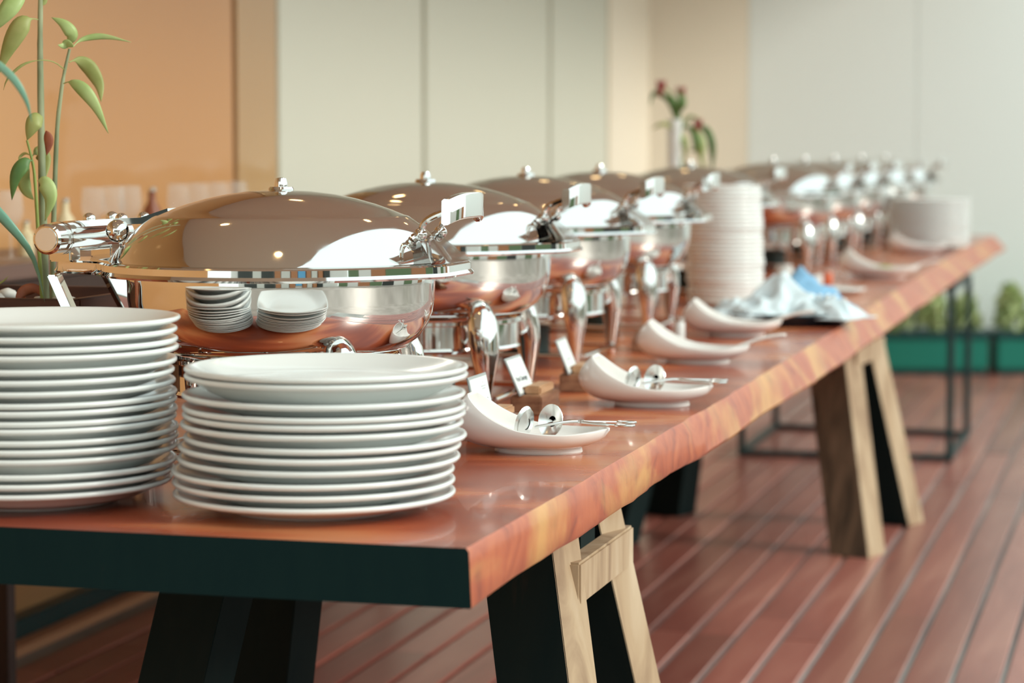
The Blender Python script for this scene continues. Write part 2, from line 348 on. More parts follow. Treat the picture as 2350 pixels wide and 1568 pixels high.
bm = bmesh.new(); rows = []
NS = 260
for i in range(NS+1):
    s = S0 + (S1-S0)*i/NS
    vt = interp(topE, s); vb = max(interp(botE, s), vt)
    # end cut runs slightly off square
    def endcut(v): return s + (0.008*(V0-v) if i == 0 else 0)
    wob = 0.004*noise.noise(Vector((s*3.1, 0, 0))) + 0.003*noise.noise(Vector((s*11, 3, 0)))
    wob2 = 0.008*noise.noise(Vector((s*2.3, 7, 0))) + 0.004*noise.noise(Vector((s*13, 9, 0)))
    ek = min(1.0, (s-S0)/0.25); wob *= ek; wob2 *= ek
    bzz = bz + ek* 0.003*noise.noise(Vector((s*5, 1, 4)))
    vl = V0 - TW + 0.03*noise.noise(Vector((s*0.8, 20, 0)))
    prof = [(vl+0.01, tz), (vl, tz-0.012), (vl-0.01, tz-0.03), (vl, bzz), ((vl+vb)/2, bzz), (vb+wob2-0.001-0.003*ek, bzz), (vb+wob2, bzz+0.002+0.004*ek),
            (vt*0.35+vb*0.65+wob2*0.8+0.002*ek, tz*0.35+bz*0.65), (vt*0.7+vb*0.3+wob+0.003*ek, tz*0.7+bz*0.3), (vt+wob, tz-0.004), (vt+wob-0.003, tz), ((vl+vt)*0.5, tz)]
    rows.append([bm.verts.new((V0-v, endcut(v)-S0, z-T)) for v, z in prof])   # local frame: x away from the guest's edge, y along the table
n = len(rows[0])
for a, b_ in zip(rows, rows[1:]):
    for k in range(n):
        f = bm.faces.new((a[k], a[(k+1) % n], b_[(k+1) % n], b_[k]))
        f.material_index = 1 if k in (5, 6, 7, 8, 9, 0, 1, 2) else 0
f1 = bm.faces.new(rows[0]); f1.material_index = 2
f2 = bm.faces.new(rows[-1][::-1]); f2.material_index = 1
# local x mirrored against V: rotate so that +x points to -V
table = empty('table', (c0.x, c0.y, 0), 0, 'long red-brown slab table with a natural live edge carrying the buffet', 'table')
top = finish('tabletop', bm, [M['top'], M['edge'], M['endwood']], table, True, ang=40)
mw = Matrix(((-V.x, U.x, 0, 0), (-V.y, U.y, 0, 0), (0, 0, 1, T), (0, 0, 0, 1)))
top.data.transform(mw); top.data.update()
bm = bmesh.new(); bm.from_mesh(top.data); bmesh.ops.recalc_face_normals(bm, faces=bm.faces); bm.to_mesh(top.data); bm.free()

def trestle(pn, pf, inset, width, dark, label, wb_=0.07):
    """pn, pf: near and far foot on the guest's side"""
    mid = (pn+pf)/2; t = empty('trestle', (mid.x, mid.y, 0), 0, label, 'trestle')
    d = (pf-pn); d.z = 0; half = d.length/2; du = d.normalized()
    sax = (Matrix.Rotation(R(-19), 3, 'Z') @ V)
    loc = lambda p: Vector((p.x-mid.x, p.y-mid.y, p.z))
    zt = bz - 0.008
    for side in (0, 1):
        vo = -V*(width*side)
        sg = 1 if side == 0 else -1
        for e in (-1, 1):
            foot = mid + du*half*e + vo; foot.z = 0
            tp = mid + du*half*0.5*e + vo - V*inset*sg; tp.z = zt
            bm = bmesh.new(); oriented_box(bm, loc(foot), loc(tp), sax, 0.112, wb_, 0.001)
            o = finish('leg', bm, [M['shaded_wood' if (dark or side) and e < 0 else 'brown_wood' if e < 0 else 'shaded_wood'], M['lit_wood']], t, False)
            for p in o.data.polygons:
                if p.normal.dot(V) > 0.42 and not (side): p.material_index = 1  # faces towards the light get the pale copy: painted light
        # cleat joining the pair, on the outer face
        cz = zt-0.092
        c = mid + vo - V*inset*0.85*sg + V*(0.050*sg)
        bm = bmesh.new(); a = c - du*half*0.62; b_ = c + du*half*0.72; a.z = b_.z = cz
        oriented_box(bm, loc(a), loc(b_), V, 0.028, 0.056, 0.003); finish('cleat', bm, M['lit_wood'] if side == 0 else M['shaded_wood'], t, False)
    a = mid - V*(inset-0.055) ; b_ = mid - V*(width-inset+0.055); a.z = b_.z = zt-0.05
    bm = bmesh.new(); oriented_box(bm, loc(a), loc(b_), U, 0.09, 0.10, 0.004); finish('crossbeam', bm, M['shaded_wood'], t, False)
    return t
trestle(P(1968, 1272, 0), P(2062, 1200, 0), 0.11, 0.66, False, 'sawhorse trestle with brown legs coloured pale on the light side, halfway down the table', 0.10)
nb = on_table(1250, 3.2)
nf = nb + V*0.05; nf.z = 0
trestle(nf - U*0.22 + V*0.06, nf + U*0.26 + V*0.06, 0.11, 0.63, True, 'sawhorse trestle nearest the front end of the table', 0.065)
# steel stand under the far part
q = [P(2178, 1058, 0), P(2218, 1003, 0), P(1780, 985, 0), P(1702, 1046, 0)]
mid = sum(q, Vector())/4; st = empty('steel_stand', mid, 0, 'black square-tube steel stand under the far end of the table', 'stand')
for i in range(4):
    a, b_ = q[i]-mid, q[(i+1) % 4]-mid
    bm = bmesh.new(); oriented_box(bm, (a.x, a.y, 0.0), (a.x, a.y, bz-0.012), V, 0.022, 0.022, 0.002); finish('leg', bm, M['dark_metal'], st, False)
    for z, nm in ((0.011, 'bottom_rail'), (bz-0.022, 'top_rail')):
        bm = bmesh.new(); oriented_box(bm, (a.x, a.y, z), (b_.x, b_.y, z), (0, 0, 1), 0.021, 0.021, 0.002); finish(nm, bm, M['dark_metal'], st, False)

# ------------------------------------------------------------------ chafing dishes
def rim_outline(k, seg):
    th = 2*PI*k/seg; c, s = math.cos(th), math.sin(th)
    r = 0.230
    if c < 0: r = max(r, min(0.298/max(-c, 1e-6), 0.075/max(abs(s), 1e-6)))
    else: r = max(r, min(0.237/max(c, 1e-6), 0.085/max(abs(s), 1e-6)))
    return r
def make_dish():
    t = empty('chafing_dish', (0, 0, 0))
    # bowl
    bm = bmesh.new()
    lathe(bm, [(0.190, 0.236), (0.196, 0.244), (0.198, 0.240), (0.196, 0.225), (0.1955, 0.205), (0.193, 0.188), (0.187, 0.172), (0.177, 0.157), (0.163, 0.145), (0.147, 0.137), (0.125, 0.132), (0.0, 0.130)], 96)
    bowl = finish('bowl', bm, M['chrome'], t, ang=60)
    bm = bmesh.new(); lathe(bm, [(0.150, 0.134), (0.152, 0.132), (0.152, 0.127), (0.146, 0.125), (0.146, 0.092), (0.149, 0.088), (0.146, 0.084), (0.138, 0.084), (0.138, 0.128), (0.15, 0.134)], 72)
    finish('support_ring', bm, M['chrome'], t)
    # rim with hinge shelf and front lip
    seg = 144; rr = [rim_outline(k, seg) for k in range(seg)]
    for _ in range(8): rr = [(rr[k-1]+rr[k]*2+rr[(k+1) % seg])/4 for k in range(seg)]
    bm = bmesh.new(); rings = []
    for off, z, inner in [(0, 0.2365, 0.197), (0, 0.246, 0.197), (0, 0.252, 0.21), (-0.012, 0.2515, 0), (-0.004, 0.2525, 0), (-0.001, 0.2505, 0), (-0.0005, 0.2425, 0), (0.003, 0.2385, 0), (0.002, 0.236, 0), (-0.004, 0.2365, 0)]:
        rings.append([bm.verts.new(((inner or rr[k]+off)*math.cos(2*PI*k/seg), (inner or rr[k]+off)*math.sin(2*PI*k/seg), z)) for k in range(seg)])
    for a, b_ in zip(rings, rings[1:]+rings[:1]):
        for k in range(seg): bm.faces.new((a[k], a[(k+1) % seg], b_[(k+1) % seg], b_[k]))
    finish('rim', bm, M['chrome'], t)
    # lid
    bm = bmesh.new()
    lathe(bm, [(0.216, 0.2515), (0.2175, 0.254), (0.216, 0.2565), (0.212, 0.262), (0.203, 0.274), (0.192, 0.286), (0.178, 0.2985), (0.1635, 0.3085), (0.1595, 0.3105), (0.157, 0.3108),
               (0.14, 0.3175), (0.12, 0.3245), (0.095, 0.3315), (0.07, 0.3368), (0.04, 0.3408), (0.02, 0.3418), (0, 0.342)], 128)
    lid = finish('lid', bm, M['lidsteel'], t, ang=60)
    bm = bmesh.new(); lathe(bm, [(0, 0.341), (0.0155, 0.3415), (0.0165, 0.3435), (0.0145, 0.3465), (0.0085, 0.347), (0.0083, 0.3525), (0.0065, 0.3575), (0, 0.3585)], 28); finish('knob', bm, M['chrome'], lid)
    # flared plate under the handle
    bm = bmesh.new(); g = []
    for i in range(7):
        f = i/6
        row = []
        for j in range(9):
            yy = (j/8*2-1)*(0.050 + 0.035*f**1.4)
            rad = 0.196 + 0.036*f; zz = 0.2865 - 0.033*f
            row.append(bm.verts.new((math.sqrt(max(rad*rad - (yy*0.75)**2, 0)) + 0.003, yy, zz)))
        g.append(row)
    for a, b_ in zip(g, g[1:]):
        for k in range(8): bm.faces.new((a[k], a[k+1], b_[k+1], b_[k]))
    fs = bmesh.ops.solidify(bm, geom=bm.faces[:], thickness=0.003)
    finish('handle_plate', bm, M['chrome'], lid)
    for s in (-1, 1):
        bm = bmesh.new(); ball(bm, (0.199, 0.043*s, 0.289), 0.0085, 16); tube(bm, [(0.19, 0.043*s, 0.284), (0.199, 0.043*s, 0.289)], 0.006); finish('bolt', bm, M['chrome'], lid)
        bm = bmesh.new(); tube(bm, spline([(0.199, 0.043*s, 0.290), (0.203, 0.043*s, 0.302), (0.213, 0.043*s, 0.310), (0.230, 0.045*s, 0.317), (0.250, 0.047*s, 0.323)], 14), 0.0042, 10); finish('handle_rod', bm, M['chrome'], lid)
    bm = bmesh.new(); N = 16; g = []
    for i in range(N+1):
        f = i/N*2-1; yy = 0.072*f; dz = -0.007*abs(f)**4; dx = -0.010*abs(f)**4
        g.append([bm.verts.new((0.252+dx+x, yy, 0.325+dz+z)) for x, z in [(-0.0075, -0.0140), (-0.004, -0.0165), (0.001, -0.0160), (0.0040, -0.0140), (0.0045, 0.0130), (0.003, 0.0155), (-0.004, 0.0160), (-0.007, 0.0135)]])
    for a, b_ in zip(g, g[1:]):
        for k in range(8): bm.faces.new((a[k], a[(k+1) % 8], b_[(k+1) % 8], b_[k]))
    bm.faces.new(g[0][::-1]); bm.faces.new(g[-1]); finish('grip', bm, M['chrome'], lid, ang=50)
    # hinge at the back
    bm = bmesh.new(); tube(bm, [(-0.272, -0.115, 0.281), (-0.272, -0.112, 0.281), (-0.272, 0.112, 0.281), (-0.272, 0.115, 0.281)], [0.0165, 0.0195, 0.0195, 0.0165], 28)
    for yy in (-0.085, -0.078, 0.078, 0.085): tube(bm, [(-0.272, yy-0.0015, 0.281), (-0.272, yy+0.0015, 0.281)], 0.0212, 28)
    hg = finish('hinge', bm, M['chrome'], t, ang=30)
    bm = bmesh.new(); tube(bm, [(-0.272, -0.1165, 0.281), (-0.272, -0.114, 0.281)], 0.0145, 28); finish('end_cap', bm, M['bright'], hg)
    for yy in (-0.062, 0.062):
        bm = bmesh.new(); box(bm, -0.272, yy, 0.261, 0.03, 0.03, 0.02, bev=0.002); finish('hinge_foot', bm, M['chrome'], hg)
    bm = bmesh.new(); g = []
    for x, z, hw in [(-0.278, 0.302, 0.055), (-0.25, 0.303, 0.055), (-0.205, 0.306, 0.05), (-0.175, 0.307, 0.045), (-0.140, 0.319, 0.038)]:
        g.append([bm.verts.new((x, -hw, z-0.008)), bm.verts.new((x, -hw, z)), bm.verts.new((x, hw, z)), bm.verts.new((x, hw, z-0.008))])
    for a, b_ in zip(g, g[1:]):
        for k in range(4): bm.faces.new((a[k], a[(k+1) % 4], b_[(k+1) % 4], b_[k]))
    bm.faces.new(g[0][::-1]); bm.faces.new(g[-1]); arm = finish('hinge_arm', bm, M['chrome'], lid, ang=20)
    for x, y in ((-0.25, -0.035), (-0.25, 0.035), (-0.205, -0.035), (-0.205, 0.035)):
        bm = bmesh.new(); ball(bm, (x, y, 0.305), 0.0085, 12, (1, 1, 0.9)); finish('acorn_nut', bm, M['chrome'], lid)
    bm = bmesh.new(); ball(bm, (-0.203, -0.052, 0.290), 0.015, 16); finish('pivot_ball', bm, M['chrome'], lid)
    # rear strut below the hinge shelf
    for s in (-1, 1):
        bm = bmesh.new(); oriented_box(bm, (-0.275, 0.088*s, 0.236), (-0.205, 0.10*s, 0.10), (0.3, 0.95*s, 0), 0.05, 0.012, 0.002); finish('rear_strut', bm, M['chrome'], t, False)
    # tusk-shaped legs
    for sx, sy in ((1, -1), (1, 1), (-1, -1), (-1, 1)):
        d = Vector((0.69*sx, 0.72*sy, 0)).normalized(); e = Vector((-d.y, d.x, 0))
        bm = bmesh.new(); g = []; SG = 14
        for r, z, wd, dp in [(0.168, 0.170, 0.004, 0.004), (0.171, 0.166, 0.012, 0.010), (0.176, 0.155, 0.019, 0.016), (0.182, 0.135, 0.0255, 0.021), (0.187, 0.11, 0.0265, 0.022), (0.190, 0.085, 0.0235, 0.020), (0.191, 0.06, 0.018, 0.016),
                            (0.190, 0.035, 0.013, 0.013), (0.189, 0.012, 0.0095, 0.0105), (0.189, 0.002, 0.0095, 0.0105), (0.189, 0.0, 0.008, 0.009)]:
            ring = []
            for k in range(SG):
                th = 2*PI*k/SG; c, s = math.cos(th), math.sin(th)
                cr = (abs(c)**1.25)*(1 if c > 0 else -1); sr = (abs(s)**1.25)*(1 if s > 0 else -1)
                ring.append(bm.verts.new(d*(r + dp*cr) + e*(wd*sr) + Vector((0, 0, z))))
            g.append(ring)
        for a, b_ in zip(g, g[1:]):
            for k in range(SG): bm.faces.new((a[k], a[(k+1) % SG], b_[(k+1) % SG], b_[k]))
        bm.faces.new(g[0]); bm.faces.new(g[-1][::-1])
        finish('leg', bm, M['chrome'], t, ang=70)
    for s in (-1, 1):
        bm = bmesh.new(); tube(bm, [(-0.14, 0.122*s, 0.016), (0.14, 0.122*s, 0.016)], 0.0045, 8); finish('cross_bar', bm, M['chrome'], t)
    for s in (-1, 1):
        bm = bmesh.new(); tube(bm, [(0.142*s, -0.12, 0.016), (0.142*s, 0.12, 0.016)], 0.0045, 8); finish('cross_bar', bm, M['chrome'], t)
    bm = bmesh.new(); lathe(bm, [(0, 0.0), (0.043, 0.0), (0.045, 0.004), (0.045, 0.055), (0.047, 0.060), (0.03, 0.064), (0.02, 0.058), (0, 0.058)], 32); br = finish('burner', bm, M['dark_metal'], t)
    bm = bmesh.new(); tube(bm, [(0.044, 0.0, 0.05), (0.085, 0.0, 0.052)], 0.003, 8); finish('burner_handle', bm, M['chrome'], br)
    return t
proto = make_dish()
DD = [(646, 3.087), (977, 3.78), (1207, 4.53), (1376, 5.22), (1582, 6.52), (1772, 7.80), (1845, 8.42), (1912, 9.02), (1974, 9.62), (2030, 10.2)]
lab = ['polished round chafing dish nearest the camera, behind the plate stacks', 'polished round chafing dish, second from the front end of the row', 'polished round chafing dish, third from the front end of the row',
       'polished round chafing dish, fourth from the front end of the row', 'polished round chafing dish just behind the tall stack of small plates', 'chafing dish first beyond the tall stack and the vase of flowers',
       'chafing dish second beyond the vase of flowers', 'chafing dish third beyond the vase of flowers', 'chafing dish last but one at the far end', 'chafing dish at the very far end of the row']
dishes = []
for i, (px, D) in enumerate(DD):
    o = proto if i == 0 else copy_tree(proto)
    o.location = on_table(px, D); o.rotation_euler = (0, 0, RZ + R([0, 1, -1, 1.5, -2, 1, -6, -8, 0, -5][i]))
    tag(o, lab[i], 'chafing dish', 'chafing dishes in a row down the table')
    dishes.append(o)

# ------------------------------------------------------------------ plates
def plate_mesh(Rr, rh, fl, foot=0.605, seg=72, tk=1.0):
    """rim radius, rim height, height of the well's floor"""
    fr = foot*Rr; bm = bmesh.new(); th = 0.0030
    lathe(bm, [(0, 0.003), (fr-0.007, 0.003), (fr-0.005, 0.0), (fr-0.001, 0.0), (fr+0.001, 0.002), (fr+0.002, 0.005), (0.74*Rr, max(0.0065, rh*0.22)), (0.84*Rr, rh*0.46), (0.92*Rr, rh*0.72),
               (0.968*Rr, rh-0.0058*tk), (Rr-0.0020, rh-0.0048*tk), (Rr-0.0003, rh-0.0030*tk), (Rr, rh-0.0010), (Rr-0.0012, rh+0.0006), (Rr-0.0032, rh+0.0010), (Rr-0.0065, rh-0.0002), (0.93*Rr, rh-0.0025), (0.86*Rr, rh*0.62+fl*0.3),
               (0.78*Rr, fl+(rh-fl)*0.20), (0.70*Rr, fl+0.0006), (0.64*Rr, fl), (0, fl)], seg)
    return bm
ORD = ['topmost', 'second', 'third', 'fourth', 'fifth', 'sixth', 'seventh', 'eighth', 'ninth', 'tenth', 'eleventh', 'twelfth', 'thirteenth', 'fourteenth', 'fifteenth', 'sixteenth', 'seventeenth', 'eighteenth',
       'nineteenth', 'twentieth', 'twenty-first', 'twenty-second', 'twenty-third', 'twenty-fourth', 'twenty-fifth', 'twenty-sixth', 'twenty-seventh', 'twenty-eighth', 'twenty-ninth', 'thirtieth']
def ordinal(i, n): return 'topmost' if i == 0 else 'bottom' if i == n-1 else ORD[i] + ' from the top'
def stack_measured(rows, D, Rr, where, group):
    """rows from the top: (centre x px, rim y px, tilt px over the width)"""
    n = len(rows); zs = [A(cx, y, D).z - T for cx, y, tl in rows]
    zs[-1] = max(zs[-1], 0.021)
    step = (zs[0] - 0.028)/(n-1)
    for i, (cx, y, tl) in enumerate(rows):
        base = (n-1-i)*step; rh = min(max(zs[i]-base, step+0.007), 0.046)
        bm = plate_mesh(Rr, rh, step - 0.0004)
        o = finish('dinner_plate', bm, M['porcelain'], None, ang=70)
        x = (cx-1175)*D/F
        o.location = (x, D + random.uniform(-0.002, 0.002), T + base)
        tag(o, 'white dinner plate, %s in the %s' % (ordinal(i, n), where), 'plate', group)
z2 = 3.264
L2 = [(125, 190), (130, 248), (112, 400), (105, 470), (115, 528), (95, 600), (130, 712), (80, 780), (75, 868), (20, 965), (35, 1070), (45, 1150)]
R2 = [(2275, 190), (2268, 240), (2250, 368), (2262, 480), (2250, 530), (2235, 600), (2250, 682), (2215, 760), (2205, 845), (2175, 930), (2170, 990), (2165, 1085)]
rows = [(380 + (l[0]+r[0])/2/z2, 780 + (l[1]+r[1])/2/z2 + 1, (l[1]-r[1])/z2) for l, r in zip(L2, R2)]
stack_measured(rows, 2.642, 0.1555, 'front stack at the table corner', 'plates in the front stack')
XR = [1148, 1128, 1130, 1136, 1124, 1107, 1113, 1120, 1118, 1124, 1118, 1132, 1130, 1130, 1118, 1100, 1085]
YR = [130, 203, 268, 318, 400, 466, 535, 607, 655, 717, 762, 832, 888, 948, 1040, 1098, 1162]
rows = [(x/2.8 - 319, 680 + y/2.8, 0) for x, y in zip(XR, YR)]
stack_measured(rows, 2.705, 0.1555, 'left stack cut by the picture edge', 'plates in the left stack')
# tall stack of small plates in the middle
n = 29; c = on_table(1668, 6.05); step = 0.292/n; sm = None
for i in range(n):
    k = n-1-i
    if sm is None:
        sm = finish('side_plate', plate_mesh(0.0975, 0.0165, step-0.0003, seg=48, tk=1.7), M['porcelain'], None, ang=70); o = sm
    else: o = sm.copy(); C.objects.link(o)
    lean = -0.012*(k/n)
    o.location = (c.x + lean + random.uniform(-0.0022, 0.0022), c.y + random.uniform(-0.002, 0.002), T + k*step)
    tag(o, 'small white plate, %s in the tall middle stack' % ordinal(i, n), 'plate', 'plates in the tall middle stack')
n = 15; c = on_table(2132, 9.30); step = 0.0122; sm = None
for i in range(n):
    k = n-1-i
    if sm is None:
        sm = finish('dinner_plate', plate_mesh(0.155, 0.022, step-0.0003, seg=48, tk=1.6), M['porcelain'], None, ang=70); o = sm
    else: o = sm.copy(); C.objects.link(o)
    o.location = (c.x + random.uniform(-0.003, 0.003), c.y, T + k*step)
    tag(o, 'white dinner plate, %s in the blurred far stack' % ordinal(i, n), 'plate', 'plates in the far stack')

# ------------------------------------------------------------------ white curled serving bowls
def make_curl():
    t = empty('curled_bowl', (0, 0, 0))
    bm = bmesh.new(); NX, NY = 44, 20; L = 0.20
    key = [(0.0, 0.076, 0.075, 0.022, -0.080, -0.082), (0.05, 0.0725, 0.060, 0.032, -0.077, -0.096), (0.11, 0.065, 0.043, 0.041, -0.069, -0.104), (0.19, 0.054, 0.025, 0.048, -0.055, -0.097),
           (0.28, 0.044, 0.0125, 0.053, -0.037, -0.077), (0.40, 0.0345, 0.0065, 0.057, -0.012, -0.040), (0.55, 0.030, 0.006, 0.057, 0.020, 0.005), (0.70, 0.029, 0.0065, 0.052, 0.048, 0.038),
           (0.82, 0.030, 0.0095, 0.043, 0.068, 0.062), (0.92, 0.032, 0.0165, 0.029, 0.086, 0.083), (0.98, 0.0335, 0.024, 0.014, 0.096, 0.095), (1.0, 0.034, 0.031, 0.004, 0.100, 0.100)]
    def kf(s):
        for i, (a, b_) in enumerate(zip(key, key[1:])):
            if s <= b_[0]+1e-9:
                f = (s-a[0])/(b_[0]-a[0]); p = key[max(i-1, 0)]; q = key[min(i+2, len(key)-1)]; out = []
                for j in range(1, 6):
                    m0 = (b_[j]-p[j])/(b_[0]-p[0])*(b_[0]-a[0]); m1 = (q[j]-a[j])/(q[0]-a[0])*(b_[0]-a[0])
                    out.append((2*f**3-3*f*f+1)*a[j] + (f**3-2*f*f+f)*m0 + (3*f*f-2*f**3)*b_[j] + (f**3-f*f)*m1)
                return out
        return key[-1][1:]
    g = []
    for i in range(NX+1):
        s = i/NX; zr, zk, wd, xr, xk = kf(s); row = []
        for j in range(NY+1):
            th = (j/NY*2-1)*PI/2
            prof = 1-abs(math.cos(th))**0.75
            row.append(bm.verts.new((xk+(xr-xk)*prof, wd*math.sin(th*0.98), zk + (zr-zk)*prof)))
        g.append(row)
    for a, b_ in zip(g, g[1:]):
        for k in range(NY): bm.faces.new((a[k], a[k+1], b_[k+1], b_[k]))
    bmesh.ops.recalc_face_normals(bm, faces=bm.faces)
    body = finish('body', bm, M['bowlwhite'], t, ang=80)
    so_ = body.modifiers.new('thick', 'SOLIDIFY'); so_.thickness = 0.0042; so_.offset = 0
    bv = body.modifiers.new('round', 'BEVEL'); bv.width = 0.0017; bv.segments = 2; bv.limit_method = 'ANGLE'; bv.angle_limit = R(50)
    bm = bmesh.new(); lathe(bm, [(1.0, 0.0), (1.03, 0.002), (1.0, 0.010), (0.90, 0.010), (0.93, 0.0), (1.0, 0)], 48)
    for v in bm.verts: v.co.x = v.co.x*0.057 + 0.008; v.co.y *= 0.031
    finish('foot', bm, M['bowlwhite'], t)
    return t
curl = make_curl()
CB = [(1222, 3.135, 1.0, 'white curled bowl holding round tongs, nearest the front stack'), (1486, 3.70, 1.0, 'white curled bowl with tongs, on the table edge second from the front'),
      (1594, 4.43, 1.0, 'white curled bowl with porcelain spoon, third from the front'), (1684, 5.06, 1.0, 'white curled bowl with porcelain spoon, beside the blue napkins'),
      (2020, 7.25, 1.15, 'white curled bowl with a spoon and greens, beyond the small plate'), (2108, 8.9, 1.05, 'white curled bowl farthest down the table, by the far plates')]
curls = []
for i, (px, D, s, lb) in enumerate(CB):
    o = curl if i == 0 else copy_tree(curl)
    o.location = on_table(px, D); o.rotation_euler = (0, 0, RZ + R([3, 2, 2, 4, 6, 8][i])); o.scale = (s, s, s)
    tag(o, lb, 'bowl', 'white curled bowls along the guest side'); curls.append(o)

# spoon-headed tongs
def make_tongs():
    t = empty('serving_tongs', (0, 0, 0))
    for s in (-1, 1):
        bm = bmesh.new(); NR, NA = 6, 24; g = []
        for i in range(NR+1):
            r = i/NR; row = []
            for k in range(NA):
                th = 2*PI*k/NA
                lx, lz = 0.0175*r*math.cos(th), 0.0225*r*math.sin(th)
                row.append(bm.verts.new((lx, 0.0075*(1-r*r)*s, lz)))
            g.append(row)
        for a, b_ in zip(g[1:], g[2:]):
            for k in range(NA): bm.faces.new((a[k], a[(k+1) % NA], b_[(k+1) % NA], b_[k]))
        cv = bm.verts.new((0, 0.0075*s, 0))
        for k in range(NA): bm.faces.new((cv, g[1][k], g[1][(k+1) % NA]))
        bmesh.ops.delete(bm, geom=[v for v in bm.verts if not v.link_faces], context='VERTS')
        bmesh.ops.solidify(bm, geom=bm.faces[:], thickness=0.0009)
        bm.transform(Matrix.Translation((-0.006 + 0.017*s, 0.012*s, 0.040)) @ Matrix.Rotation(R(-58*s if s < 0 else -18), 4, 'Z') @ Matrix.Rotation(R(-14*s), 4, 'X'))
        finish('spoon_head', bm, M['bright'], t, ang=60)
        bm = bmesh.new(); x0 = -0.004+0.014*s
        tube(bm, spline([(x0+0.010, 0.010*s, 0.034), (0.035, 0.005*s, 0.041), (0.062, -0.006*s, 0.040), (0.085, -0.014*s, 0.039), (0.098, -0.017*s, 0.0385)], 14), 0.0019, 8)
        tube(bm, [(0.110+0.012*math.cos(a_), -0.018*s+0.0075*math.sin(a_), 0.0385) for a_ in [2*PI*k/20 for k in range(21)]], 0.0017, 8, cap=False)
        finish('ring_handle', bm, M['bright'], t)
    bm = bmesh.new(); lathe(bm, [(0, 0.0385), (0.004, 0.039), (0.004, 0.043), (0, 0.044)], 14, 0.052, 0.0); finish('pivot', bm, M['bright'], t)
    return t
tongs = make_tongs()
for i, ci in enumerate((0, 1)):
    o = tongs if i == 0 else copy_tree(tongs)
    o.location = curls[ci].location + V*(0.012 if i == 0 else 0.0); o.rotation_euler = (0, 0, curls[ci].rotation_euler.z + R(6))
    tag(o, ['steel spoon-headed tongs in the curled bowl by the front stack', 'steel spoon-headed tongs in the second curled bowl'][i], 'tongs', 'scissor tongs in the curled bowls')
# porcelain spoons
def make_spoon():
    t = empty('porcelain_spoon', (0, 0, 0))
    bm = bmesh.new(); g = []
    for x, z, wd, dp in [(-0.04, 0.022, 0.003, 0.001), (-0.034, 0.018, 0.014, 0.003), (-0.015, 0.016, 0.020, 0.007), (0.008, 0.018, 0.018, 0.007), (0.026, 0.026, 0.011, 0.004), (0.045, 0.036, 0.0085, 0.0025), (0.075, 0.047, 0.0085, 0.002), (0.10, 0.053, 0.0095, 0.002), (0.122, 0.056, 0.0105, 0.0015), (0.126, 0.0555, 0.008, 0.001)]:
        g.append([bm.verts.new((x, wd*q_, z + dp*(abs(q_)**2)*1.3)) for q_ in (-1, -0.66, -0.33, 0, 0.33, 0.66, 1)])
    for a, b_ in zip(g, g[1:]):
        for k in range(6): bm.faces.new((a[k], a[k+1], b_[k+1], b_[k]))
    o = finish('spoon_body', bm, M['bowlwhite'], t, ang=80)
    s = o.modifiers.new('thick', 'SOLIDIFY'); s.thickness = 0.0045; s2 = o.modifiers.new('sub', 'SUBSURF'); s2.levels = s2.render_levels = 1
    return t
sp = make_spoon()
for i, (ci, off, rr_) in enumerate([(2, 0.042, 8), (3, 0.042, 8), (4, 0.05, 12), (5, 0.04, 4)]):
    o = sp if i == 0 else copy_tree(sp)
    o.location = curls[ci].location + V*off + U*0.008 + Vector((0, 0, -0.002)); o.rotation_euler = (0, 0, curls[ci].rotation_euler.z + R(rr_))
    tag(o, ['white porcelain spoon resting in the third curled bowl', 'white porcelain spoon resting in the curled bowl beside the napkins', 'white porcelain spoon in the curled bowl of greens', 'white porcelain spoon in the farthest curled bowl'][i], 'spoon', 'porcelain spoons in the curled bowls')
bm = bmesh.new()
for k in range(26): ball(bm, (random.uniform(-0.045, 0.045), random.uniform(-0.022, 0.022), random.uniform(0.018, 0.035)), random.uniform(0.007, 0.012), 8, (1, 1, 0.5))
o = finish('salad_greens', bm, M['food']); o.location = curls[4].location; o.rotation_euler = (0, 0, RZ)
tag(o, 'pale green chopped salad lying in the curled bowl near the far end', 'salad', kind='stuff')

